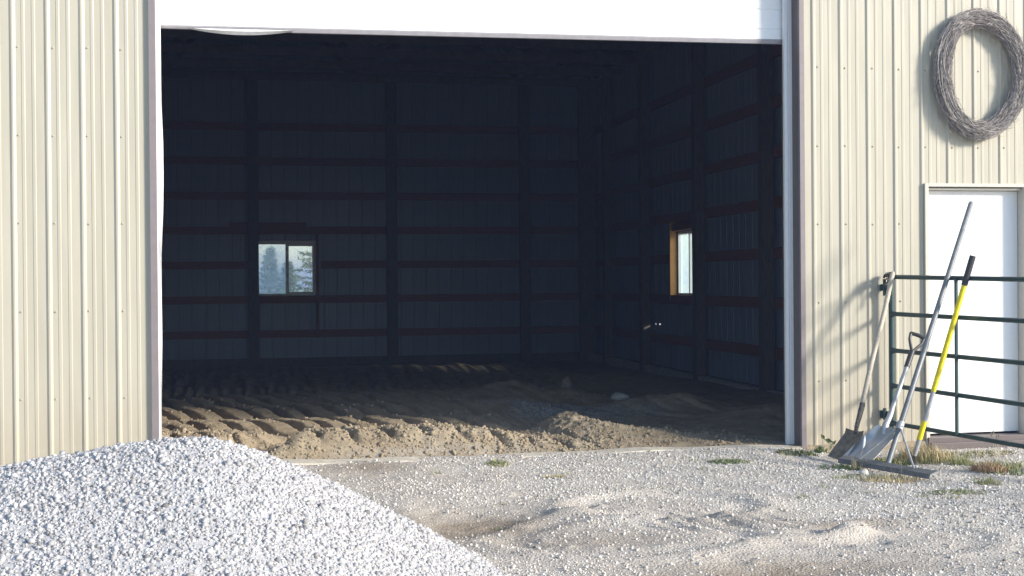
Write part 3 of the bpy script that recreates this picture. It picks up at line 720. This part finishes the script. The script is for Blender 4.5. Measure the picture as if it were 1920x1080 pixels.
# ================================================================== wreath
WC = Vector((5.705, -.066, 2.912)); RX, RZ, RT = .342, .447, .075
wr = empty('wreath', tuple(WC), 'big oval wreath of bare grey twigs hung high on the ribbed wall', 'wreath')
def strand(mb, r, big=False):
    a0 = random.uniform(0, 2 * math.pi); span = random.uniform(.5, 1.9); n_ = max(5, int(span / .13))
    ph = random.uniform(0, 2 * math.pi); tw = random.uniform(-2.2, 2.2); rr = RT * math.sqrt(random.uniform(.18, 1.0)) * (1.02 if not big else 1.04)
    dr = random.uniform(-.25, .35); pts = []
    for i in range(n_ + 1):
        t = i / n_; a = a0 + span * t; p = ph + tw * t
        q = rr * (1 + dr * t * .4) + random.uniform(-.004, .004)
        rad = q * math.cos(p); dep = q * math.sin(p) * .72
        wob = .010 * math.sin(3 * a + 1) 
        x = (RX + rad + wob) * math.cos(a); z_ = (RZ + rad + wob) * math.sin(a)
        pts.append(WC + Vector((x, min(dep, .042), z_)))
    mb.tube(pts, [r * (1 - .55 * i / n_) for i in range(n_ + 1)], 4 if not big else 6, cap=False)
mb = MB()
for i in range(640): strand(mb, random.uniform(.0018, .0034))
for i in range(260):    # short sprigs that stick out
    a = random.uniform(0, 2 * math.pi); p = random.uniform(-1.6, 1.6); s_ = 1 if random.random() < .75 else -1
    rad = RT * .92 * math.cos(p) * s_; b0 = WC + Vector(((RX + rad) * math.cos(a), -abs(RT * math.sin(p)) * .9, (RZ + rad) * math.sin(a)))
    dv = (Vector((-math.sin(a), 0, math.cos(a))) * random.uniform(.5, 1) + Vector((math.cos(a), 0, math.sin(a))) * s_ * random.uniform(.15, .7) + Vector((0, random.uniform(-.5, .1), 0))).normalized()
    L = random.uniform(.02, .07); mb.tube([b0, b0 + dv * L * .5, b0 + dv * L + Vector((0, 0, random.uniform(-.01, .01)))], [.0018, .0014, .0007], 3, cap=False)
mb.build('twigs', M_TWIG, wr)
mb = MB()
for i in range(130): strand(mb, random.uniform(.0022, .0042), True)
mb.build('vines', M_TWIG2, wr)

# ================================================================== gate
gA = Vector((4.913, -.075, 0)); gdir = Vector((5.140 - 4.913, -1.505 + .075, 0)).normalized(); GL = 3.6
gt = empty('farm_gate', (4.913, -.075, -.05), 'dark green tube gate swung open in front of the white entry door', 'gate')
zsL = [1.306, 1.018, .733, .457, .164]; zsR = [1.281, 1.000, .714, .432, .149]
mb = MB(); mb.tube([(gA.x, gA.y, .07), (gA.x, gA.y, 1.345)], .021, 14); mb.build('upright', M_GREEN, gt, smooth=True)
e = gA + gdir * GL
mb = MB(); mb.tube([(e.x, e.y, .03), (e.x, e.y, 1.285)], .021, 14); mb.build('upright', M_GREEN, gt, smooth=True)
def gz(i, t): return zsL[i] + (zsR[i] - zsL[i]) * t / 1.448
for i in range(5):
    mb = MB(); a = gA + gdir * .018; b = gA + gdir * (GL - .018); r = .0175
    mb.tube([Vector((a.x, a.y, gz(i, 0))), Vector((a.x, a.y, gz(i, 0))) + gdir * .035, Vector((b.x, b.y, gz(i, GL)))], [.024, r, r], 12)
    mb.build('rail', M_GREEN, gt, smooth=True)
for t in (.79, 2.35):
    p = gA + gdir * t + Vector((-.021, 0, 0))
    mb = MB(); mb.tube([(p.x, p.y, gz(4, t) - .01), (p.x, p.y, gz(0, t) + .01)], .009, 10, flat=1.6); mb.build('stay', M_GREEN, gt, smooth=True)
mb = MB()
mb.box(4.875, 4.905, -.10, -.03, .205, .255); mb.tube([(4.862, -.055, .19), (4.862, -.055, .28)], .014, 10); mb.box(4.850, 4.874, -.04, -.004, .20, .26)
mb.build('hinge', M_GREEN, gt)
mb = MB()
mb.box(4.868, 4.905, -.10, -.04, 1.195, 1.24); mb.tube([(4.868, -.055, 1.16), (4.868, -.055, 1.29)], .013, 10); mb.box(4.855, 4.88, -.04, -.004, 1.20, 1.25)
mb.build('hinge', M_GREEN, gt)
# chain
ch = empty('chain', (4.885, -.08, 1.30), 'short dark chain looped round the top of the green gate post', 'chain')
mb = MB(); k = 0
def chain_pts():
    P = []
    for i in range(16): a = i / 16 * 2 * math.pi; P.append(Vector((4.893 + .034 * math.cos(a), -.080 + .036 * math.sin(a), 1.318 + .012 * math.sin(2 * a))))
    for i in range(9): P.append(Vector((4.872 + .010 * math.sin(i * 1.4), -.112 - .003 * i, 1.325 - i * .024)))
    for i in range(7): P.append(Vector((4.860 - .010 * math.sin(i * .9), -.118, 1.30 - i * .024)))
    return P
CP = chain_pts()
for i, p in enumerate(CP):
    nx_ = CP[i + 1] if i + 1 < len(CP) and i not in (15, 24) else p + (p - CP[i - 1]); t = (nx_ - p).normalized()
    a = Vector((0, 0, 1)) if abs(t.z) < .8 else Vector((1, 0, 0)); s1 = t.cross(a).normalized(); s1 = s1 if i % 2 else t.cross(s1)
    ring = [p + t * .016 * math.cos(q) + s1 * .009 * math.sin(q) for q in [j * 2 * math.pi / 10 for j in range(11)]]
    mb.tube(ring, .0032, 5, cap=False)
mb.build('links', M_CHAIN, ch)

# ================================================================== thin volume added to lift the blacks like lens glare
mh = bpy.data.materials.new('glare_veil'); mh.use_nodes = True; nh = mh.node_tree; nh.nodes.remove(nh.nodes['Principled BSDF'])
pv = N(nh, 'VolumePrincipled'); pv.inputs['Color'].default_value = (.42, .57, 1, 1); pv.inputs['Density'].default_value = VEIL; pv.inputs['Anisotropy'].default_value = 0
nh.links.new(pv.outputs[0], nh.nodes['Material Output'].inputs['Volume'])
mb = MB(); mb.box(-640, 640, -640, 940, -1.7, 8.2); hz = mb.build('veil', mh); tag(hz, 'thin pale blue haze added to imitate lens glare over the dark interior', kind='stuff')

# ================================================================== tools
def grid_blade(name, fn, nu, nv, th, m, parent):
    """fn(u in -1..1, v in 0..1) -> (point, normal)"""
    V = []; Fq = []
    P = [[fn(-1 + 2 * i / nu, j / nv) for i in range(nu + 1)] for j in range(nv + 1)]
    for sgn in (0, 1):
        for j in range(nv + 1):
            for i in range(nu + 1):
                p, nn = P[j][i]; V.append(p - nn * th * sgn)
    S = (nu + 1) * (nv + 1); I = lambda i, j, s: s * S + j * (nu + 1) + i
    for j in range(nv):
        for i in range(nu):
            Fq.append((I(i, j, 0), I(i + 1, j, 0), I(i + 1, j + 1, 0), I(i, j + 1, 0)))
            Fq.append((I(i, j, 1), I(i, j + 1, 1), I(i + 1, j + 1, 1), I(i + 1, j, 1)))
    for i in range(nu):
        Fq.append((I(i, 0, 0), I(i, 0, 1), I(i + 1, 0, 1), I(i + 1, 0, 0))); Fq.append((I(i, nv, 0), I(i + 1, nv, 0), I(i + 1, nv, 1), I(i, nv, 1)))
    for j in range(nv):
        Fq.append((I(0, j, 0), I(0, j + 1, 0), I(0, j + 1, 1), I(0, j, 1))); Fq.append((I(nu, j, 0), I(nu, j, 1), I(nu, j + 1, 1), I(nu, j + 1, 0)))
    mb = MB(); mb.add(V, Fq); return mb.build(name, m, parent, smooth=True)

def GP(y): # x on the gate plane
    return 4.913 + (y + .075) * (gdir.x / gdir.y)
# --- 1 square-nosed shovel, wooden handle
tip = Vector((4.178, -.675, -.015)); top = Vector((4.892, -.149, 1.345)); ax = Vector((.64, .13, .76)).normalized()
sh = empty('shovel', tuple(tip), 'old muddy square shovel with weathered wooden handle, leftmost tool', 'shovel', 'yard tools leaning on the gate')
wd = Vector((.06, -.32, 0)); wd = (wd - ax * wd.dot(ax)).normalized(); nn = ax.cross(wd).normalized()
if nn.z < 0: nn = -nn
def f1(u, v):
    hw = .108 - .004 * v
    return tip + ax * (.255 * v) + wd * hw * u + nn * (.022 * u * u + .018 * ss(.85, 1, v) - .012 * v) , nn
blade = grid_blade('blade', f1, 10, 8, .004, M_RUST, sh)
p0 = tip + ax * .235; ex = (top - p0).normalized(); p1 = p0 + ex * .20
mb = MB(); mb.tube([p0, p0 + ex * .05 + nn * .006, p1, p1 + ex * .05], [.012, .016, .021, .021], 12); mb.build('socket', M_SOCK, sh, smooth=True)
mb = MB(); h0 = p1 + ex * .03; hn = top - h0
mb.tube([h0, h0 + hn * .3 + Vector((-.004, 0, .004)), h0 + hn * .7 + Vector((.004, 0, 0)), top - hn * .02, top], [.018, .019, .0175, .018, .012], 12); mb.build('handle', M_OLDWOOD, sh, smooth=True)
# --- 2 aluminium scoop with D grip
tip = Vector((4.225, -.895, .0)); top = Vector((4.945, -.470, .925)); ax = Vector((.823, .229, .519)).normalized()
sc = empty('scoop_shovel', tuple(tip), 'wide aluminium scoop shovel with black D-shaped grip lying against the gate', 'shovel', 'yard tools leaning on the gate')
wd = Vector((.267, -.964, .0)); wd = (wd - ax * wd.dot(ax)).normalized(); nn = ax.cross(wd).normalized()
if nn.z < 0: nn = -nn
bx = ax; bn = bx.cross(wd); bn = bn if bn.z > 0 else -bn
def f2(u, v):
    hw = .150 * math.sqrt(1 - .80 * max(0, (v - .45) / .55) ** 3)
    side = (.040 * max(0, abs(u) - .62) / .38 * (.25 + .75 * v) + .012 * u * u) * (1 - .75 * float(ss(.6, 1, v)))
    back = .06 * ss(.70, 1.0, v) ** 1.3
    return tip + bx * (.34 * v) + wd * hw * u * (1 - .02 * v) + bn * (side + back), bn
grid_blade('blade', f2, 24, 18, .003, M_ALU, sc)
s0 = tip + bx * .29 + bn * .028
mb = MB(); s1 = s0 + (top - s0) * .16; mb.tube([s0, s0 + (s1 - s0) * .5 + bn * .012, s1, s1 + (top - s0) * .06], [.016, .024, .021, .019], 12, flat=.8); mb.build('socket', M_ALU, sc, smooth=True)
sh_end = s0 + (top - s0) * .72
mb = MB(); mb.tube([s1, sh_end], .0165, 12); mb.build('shaft', M_GALV, sc, smooth=True)
mb = MB(); dv = (top - s0).normalized(); gs = Vector((.80, -.28, -.25)); gs = (gs - dv * gs.dot(dv)).normalized()
L0 = (top - sh_end).length
mb.tube([sh_end - dv * .10, sh_end, sh_end + dv * .05], [.021, .022, .019], 12)
b0 = sh_end + dv * .04
for s_ in (-1, 1):
    mb.tube([b0, b0 + dv * .045 + gs * .022 * s_, b0 + dv * .10 + gs * .047 * s_, b0 + dv * .155 + gs * .052 * s_], [.013, .012, .011, .012], 8)
mb.tube([b0 + dv * .152 - gs * .055, b0 + dv * .158, b0 + dv * .152 + gs * .055], .015, 10)
mb.build('grip', M_BLACK, sc, smooth=True)
# --- 3 wide grading rake, long grey handle
c0 = Vector((4.236, -1.290, .0)); con = Vector((4.987, -.784, 1.296)); dv = (con - c0).normalized()
rk = empty('grading_rake', tuple(c0), 'grading rake with long grey handle and wide flat head on the gravel', 'rake', 'yard tools leaning on the gate')
topz = 1.862; tp = c0 + dv * ((topz - c0.z) / dv.z)
mb = MB(); mb.tube([c0 + dv * .03, c0 + dv * .6 + Vector((0, 0, -.004)), tp - dv * .01, tp], [.019, .019, .0185, .015], 12); mb.build('handle', M_GREYTOOL, rk, smooth=True)
ha = Vector((4.095, -.890, .02)); hb = Vector((4.335, -1.730, .018)); hd = (hb - ha).normalized(); hn = Vector((-hd.y, hd.x, 0)); hn = hn if hn.x > 0 else -hn
mb = MB(); mid = (ha + hb) / 2; hl = (hb - ha).length / 2
mb.obox(mid + hn * .008 + Vector((0, 0, .012)), hd, (hn + Vector((0, 0, .28))), (Vector((0, 0, 1)) - hn * .28), hl, .034, .0035)
mb.obox(mid - hn * .026 + Vector((0, 0, -.012)), hd, (hn * .3 + Vector((0, 0, 1))), hn - Vector((0, 0, .3)), hl - .002, .014, .003)
mb.build('head', M_HEAD, rk, bevel=.002)
col = c0 + dv * .335
for q in (mid + hd * .26, mid - hd * .26):
    mb = MB(); mb.tube([col, q + Vector((0, 0, .02)) + hn * .01], .0075, 8); mb.build('brace', M_GALV, rk, smooth=True)
mb = MB(); mb.tube([col - dv * .025, col + dv * .03], .026, 12); mb.tube([col + Vector((.0, -.03, .0)), col + Vector((.03, .03, .015))], .006, 6); mb.build('collar', M_GALV, rk, smooth=True)
# --- 4 yellow fibreglass handled tool
b0 = Vector((4.680, -.830, -.03)); con = Vector((5.020, -.989, 1.295)); dv = (con - b0).normalized(); L = (1.452 + .03) / dv.z
yl = empty('trenching_spade', tuple(b0), 'narrow digging tool with yellow shaft and dark grip standing in weeds', 'digging tool', 'yard tools leaning on the gate')
def seg(a, b, r0, r1, m, name, n_=14): 
    mb = MB(); mb.tube([b0 + dv * (L * a), b0 + dv * (L * (a + b) / 2), b0 + dv * (L * b)], [r0, (r0 + r1) / 2, r1], n_); return mb.build(name, m, yl, smooth=True)
seg(.858, 1.0, .0225, .0225, M_BLACK, 'grip'); seg(.345, .858, .0190, .0190, M_YEL, 'shaft')
seg(.195, .345, .0165, .0165, M_GALV, 'ferrule'); seg(.110, .200, .0200, .0192, M_YEL, 'collar')
seg(.03, .112, .014, .018, M_GALV, 'socket')
wd = Vector((.5, -.8, 0)); wd = (wd - dv * wd.dot(dv)).normalized(); nn = dv.cross(wd)
def f4(u, v): return b0 - dv * .05 + dv * (.14 * v) + wd * (.028 * u * (1 - .55 * v)) + nn * (.008 * u * u), nn
grid_blade('blade', f4, 6, 6, .003, M_RUST, yl)

# ================================================================== stones and clods
def rock(name, loc, r, m, label, cat, sq=(1.2, .9, .7), seed=1, group=None):
    rg = np.random.default_rng(seed); nu, nv = 20, 12; V = []; Fq = []
    for j in range(nv + 1):
        th = math.pi * j / nv
        for i in range(nu):
            ph = 2 * math.pi * i / nu; x, y, z = math.sin(th) * math.cos(ph), math.sin(th) * math.sin(ph), math.cos(th)
            k = 1 + .10 * math.sin(3 * x + seed) * math.cos(2 * y + seed * 2) + .07 * math.sin(5 * z + 2 * x + seed)
            V.append((x * r * sq[0] * k, y * r * sq[1] * k, z * r * sq[2] * k))
    for j in range(nv):
        for i in range(nu): Fq.append((j * nu + i, (j + 1) * nu + i, (j + 1) * nu + (i + 1) % nu, j * nu + (i + 1) % nu))
    mb = MB(); mb.add(V, Fq); o = mb.build(name, m, None, smooth=True); o.location = loc; o.rotation_euler = (0, 0, seed)
    return tag(o, label, cat, group)
rock('stone', (4.12, -.90, -.035), .040, M_ROCK, 'pale round stone just left of the rake head', 'stone', seed=2)
rock('stone', (4.035, -1.36, -.01), .036, M_ROCK, 'pale oval stone on the gravel in front of the rake head', 'stone', seed=4)
rock('stone', (3.95, -.62, -.035), .040, M_ROCK, 'low pale flat stone near the bottom of the ribbed wall', 'stone', (1.5, 1, .45), seed=5)
rock('stone', (4.36, -.10, -.07), .045, M_DROCK, 'dark grey stone against the wall bottom beside the door opening', 'stone', seed=6)
rock('stone', (3.62, 5.35, .06), .10, M_DROCK, 'brown wedge-shaped stone standing on the soil inside the barn', 'stone', (.6, .6, 1.2), seed=7)
rock('stone', (3.85, 3.9, .05), .09, M_ROCK, 'pale domed rock on the soil in the middle of the barn floor', 'stone', (1.5, 1.0, .6), seed=8)

# ================================================================== weeds
def blades(n, cx, cy, rx, ry, h, lean, wid, zf, curl=.35, tone0=0.0, seed=0):
    rg = np.random.default_rng(seed); V = []; F_ = []; T = []
    for i in range(n):
        a = rg.uniform(0, 2 * math.pi); q = math.sqrt(rg.uniform(0, 1)); x = cx + rx * q * math.cos(a); y = cy + ry * q * math.sin(a)
        z = float(zf(np.array([x]), np.array([y]))[0]) - .005; hh = h * rg.uniform(.4, 1.15) * (1 - .35 * q); d = rg.uniform(0, 2 * math.pi)
        lx, ly = math.cos(d) * lean * hh * rg.uniform(.3, 1.2), math.sin(d) * lean * hh * rg.uniform(.3, 1.2); wx, wy = -math.sin(d) * wid, math.cos(d) * wid
        b = len(V)
        V += [(x - wx, y - wy, z), (x + wx, y + wy, z), (x + lx * .4 - wx * .8, y + ly * .4 - wy * .8, z + hh * .6), (x + lx * .4 + wx * .8, y + ly * .4 + wy * .8, z + hh * .6), (x + lx, y + ly, z + hh * (1 - curl * .4))]
        F_ += [(b, b + 1, b + 3), (b, b + 3, b + 2), (b + 2, b + 3, b + 4)]; t = rg.uniform(0, 1); T += [t] * 5
    return V, F_, T
def weed(name, label, parts, group=None, cat='weed'):
    V = []; F_ = []; T = []; MI = []; mats = []
    for m, args in parts:
        if m not in mats: mats.append(m)
        v, f, t = blades(*args[0], **args[1]) if isinstance(args, tuple) and len(args) == 2 and isinstance(args[1], dict) else blades(*args)
        b = len(V); V += v; T += t; F_ += [tuple(b + i for i in q) for q in f]; MI += [mats.index(m)] * len(f)
    o = np_mesh(name, np.array(V), np.array(F_), mats, attrs={'tone': np.array(T)})
    o.data.polygons.foreach_set('material_index', np.array(MI, dtype=np.int32))
    return tag(o, label, cat, group)
GH = ground_h; GRP = 'weeds growing along the barn wall'
def bl(n, x, y, rx, ry, h, lean=.8, wid=.002, seed=0): return ((n, x, y, rx, ry, h, lean, wid, GH), dict(seed=seed))
weed('weed_clump', 'tall dry tan and green weeds round the foot of the yellow tool', [(M_DRYW, bl(620, 4.90, -.62, .20, .22, .17, .6, .0022, 1)), (M_GRS, bl(380, 4.86, -.66, .20, .24, .10, 1, .0025, 2)), (M_REDW, bl(60, 5.02, -.35, .12, .12, .13, .5, .003, 3))], GRP)
weed('weed_clump', 'low green weeds under the brace of the rake', [(M_GRN, bl(420, 4.52, -.78, .15, .17, .06, 1.2, .005, 4)), (M_DRYW, bl(200, 4.52, -.78, .14, .17, .07, .8, .002, 5))], GRP)
weed('weed_clump', 'reddish and green weed patch at the right edge in front of the door', [(M_REDW, bl(320, 4.95, -1.38, .12, .13, .11, .7, .003, 6)), (M_GRS, bl(420, 5.15, -1.25, .24, .22, .09, .9, .0022, 7)), (M_GRN, bl(160, 5.05, -1.45, .18, .16, .05, 1.2, .004, 8))], GRP)
weed('weed_clump', 'yellow green grass tuft between the yellow tool and the right edge', [(M_GRS, bl(260, 5.0, -.95, .09, .09, .10, .7, .0018, 9))], GRP)
weed('weed_clump', 'low dry weeds along the brown sill of the white entry door', [(M_DRYW, bl(330, 5.42, -.42, .34, .16, .05, 1.0, .002, 40)), (M_GRN, bl(300, 5.42, -.42, .34, .16, .04, 1.1, .003, 41))], GRP)
weed('weed_clump', 'small pale grass tuft farthest right in front of the reddish weeds', [(M_GRS, bl(200, 4.62, -1.90, .08, .08, .07, .9, .0016, 10))], GRP)
weed('weed_clump', 'dry weeds and grass directly in front of the rake head', [(M_DRYW, bl(520, 4.10, -1.62, .22, .14, .06, .9, .0018, 11)), (M_GRS, bl(320, 3.98, -1.50, .26, .13, .045, 1, .002, 12)), (M_DRYW, bl(26, 4.22, -1.48, .05, .04, .14, .5, .0012, 13))], GRP)
weed('weed_clump', 'green weeds with a pale seed stalk left of the rake head', [(M_GRN, bl(260, 4.02, -1.05, .17, .11, .045, 1.2, .0035, 14)), (M_DRYW, bl(60, 4.12, -1.12, .06, .05, .13, .5, .0014, 15))], GRP)
weed('weed_clump', 'low weeds on the gravel just in front of the right end of the sill', [(M_GRN, bl(240, 4.0, -.35, .16, .10, .05, 1, .004, 16)), (M_DRYW, bl(220, 3.98, -.37, .16, .10, .045, 1, .002, 17))], GRP)
weed('weed_clump', 'tiny green weeds in the angle between the brown trim and the wall', [(M_GRN, bl(80, 4.30, -.10, .05, .04, .08, .7, .004, 18))], GRP)
weed('weed_clump', 'bright green weed patch on the gravel left of the wall corner', [(M_GRN, bl(260, 3.35, -.62, .15, .08, .04, 1.1, .0032, 19)), (M_GRS, bl(160, 3.38, -.63, .17, .09, .04, 1, .002, 20))], GRP)
weed('weed_clump', 'faint yellow green grass tuft in front of the sill', [(M_GRS, bl(220, 1.71, -.42, .09, .09, .05, 1, .0022, 21))], GRP)
weed('weed_clump', 'small dry tuft on the bare gravel below the sill', [(M_DRYW, bl(150, 1.98, -1.0, .08, .05, .035, 1.2, .0022, 22)), (M_GRS, bl(60, 1.98, -1.0, .08, .05, .03, 1.2, .0022, 23))], GRP)
weed('weed_clump', 'dull green moss-like patch on the gravel at the right edge', [(M_GRS, bl(420, 4.25, -2.20, .26, .09, .03, 1.2, .002, 24)), (M_GRN, bl(160, 4.18, -2.20, .18, .08, .03, 1.2, .003, 25))], GRP)
for i, (x_, y_, lb) in enumerate(((4.86, -.28, 'three thin dry stems with brown seed heads behind the yellow tool'), (5.30, -.95, 'thin upright dry stems in front of the white entry door'), (3.80, -1.9, 'short thin dry stems standing alone on the gravel in front of the rake head'))):
    st_ = empty('dry_stems', (x_, y_, -.05), lb, 'weed')
    for k in range(5):
        a_ = random.uniform(0, 6.28); q = Vector((x_ + .03 * math.cos(a_), y_ + .03 * math.sin(a_), -.05)); h_ = random.uniform(.10, .24) * (.6 if i == 2 else 1); t_ = q + Vector((random.uniform(-.05, .05), random.uniform(-.04, .04), h_))
        mb = MB(); mb.tube([q, (q + t_) / 2 + Vector((.006, 0, 0)), t_], [.0018, .0014, .001], 5); mb.build('stem', M_OLDWOOD, st_)
        e_ = (t_ - q).normalized(); ms = MB(); ms.tube([t_ - e_ * .030, t_ - e_ * .018, t_ - e_ * .004, t_ + e_ * .010], [.0015, .0045, .0040, .001], 6); ms.build('seed_head', M_RUST, st_)
# broad-leaved sprig and seed head
sp = empty('leafy_sprig', (4.36, -.05, -.04), 'single drooping leafy sprig at the bottom of the ribbed wall', 'weed')
mb = MB(); P = [Vector((4.48, -.10, -.06)), Vector((4.45, -.09, -.02)), Vector((4.40, -.08, .01)), Vector((4.345, -.08, .055))]
mb.tube(P, .003, 5); mb.build('stem', M_BARK, sp)
mb = MB()
for p, dx, dz, L in ((P[3], -.5, .6, .06), (P[3], .6, -.2, .07), (P[2], .5, .5, .055), (P[1], -.6, .3, .05), (P[2], -.3, -.5, .05)):
    d_ = Vector((dx, -.2, dz)).normalized(); s_ = d_.cross(Vector((.2, 1, .3))).normalized() * L * .28
    mb.add([p, p + d_ * L * .4 + s_, p + d_ * L, p + d_ * L * .4 - s_, p + d_ * L * .45 + Vector((0, .006, 0))], [(0, 1, 4), (1, 2, 4), (2, 3, 4), (3, 0, 4)])
mb.build('leaves', simple('dull_green_leaf', (.10, .13, .05), .7), sp)
sk = empty('seed_stalk', (4.20, -.90, -.03), 'single white feathery seed head on a thin stalk before the scoop', 'weed')
mb = MB(); mb.tube([(4.22, -.95, -.03), (4.222, -.95, .06), (4.235, -.955, .115)], .0016, 5); mb.build('stem', M_OLDWOOD, sk)
mb = MB(); mb.tube([(4.233, -.954, .10), (4.238, -.956, .125), (4.243, -.957, .165), (4.246, -.958, .19)], [.003, .009, .007, .001], 8); mb.build('seed_head', M_VINYL, sk, smooth=True)
# thin scattered growth
V = []; F_ = []; T = []
for i in range(46):
    x = random.uniform(1.2, 5.4); y = random.uniform(-2.6, -.15)
    if x < 3.4 and random.random() < .6: continue
    v, f, t = blades(random.randint(10, 34), x, y, .05, .04, random.uniform(.02, .05), 1.0, .0018, GH, seed=100 + i); b = len(V); V += v; T += t; F_ += [tuple(b + q for q in w_) for w_ in f]
o = np_mesh('grass', np.array(V), np.array(F_), M_GRS, attrs={'tone': np.array(T)}); tag(o, 'thin scattered blades of grass coming up through the gravel', 'grass', kind='stuff')

# ================================================================== trees behind the barn
def spruce(loc, H, R0, label, mneed, seed, nb=90, per=55, z0f=.04):
    rg = np.random.default_rng(seed); tr = empty('spruce_tree', loc, label, 'tree', 'spruce trees behind the barn'); L = Vector(loc)
    mb = MB(); mb.tube([L, L + Vector((.02, 0, H * .5)), L + Vector((0, 0, H))], [H * .018 + .02, H * .010 + .012, .004], 8); mb.build('trunk', M_BARK, tr, smooth=True)
    V = []; T = []
    for i in range(nb):
        t = z0f + (1 - z0f) * (i / nb) ** .9; z = H * t; a = i * 2.399 + rg.uniform(-.3, .3); Lb = R0 * (1 - t) ** .85 * rg.uniform(.65, 1.1) + .04
        droop = rg.uniform(.1, .35)
        for j in range(per):
            s = rg.uniform(.08, 1); sw = .30 * (1 - s * .75) * rg.uniform(-1, 1) * Lb
            x = math.cos(a) * s * Lb - math.sin(a) * sw; y = math.sin(a) * s * Lb + math.cos(a) * sw
            zz = z - droop * Lb * s + .22 * Lb * s * s + rg.uniform(-.04, .02)
            q = rg.uniform(.03, .06); d = rg.normal(size=3) * .6 + np.array([math.cos(a), math.sin(a), -.1]); d /= np.linalg.norm(d)
            e = np.cross(d, rg.normal(size=3)); e /= np.linalg.norm(e) + 1e-9
            p = np.array([L.x + x, L.y + y, L.z + zz]); V += [p - e * q * .35, p + e * q * .35, p + d * q * 2.6]; T += [rg.uniform(0, 1)] * 3
    V = np.array(V); F_ = np.arange(len(V)).reshape(-1, 3)
    np_mesh('crown', V, F_, mneed, tr, attrs={'tone': np.array(T)})
spruce((2.02, 26.5, -.2), 5.2, 1.15, 'dense green spruce filling the right pane of the back window', M_SPRUCE, 1, 150, 90)
spruce((.62, 30.5, -.2), 2.55, .75, 'small bluish spruce seen through the left pane of the back window', M_SPRUCEB, 2, 90, 60)
spruce((1.18, 32.0, -.2), 2.15, .8, 'short spruce between the two panes of the back window', M_SPRUCEB, 3, 90, 60)
spruce((-.1, 33.0, -.2), 2.3, .8, 'short spruce behind the left post of the back window', M_SPRUCEB, 4, 80, 50)
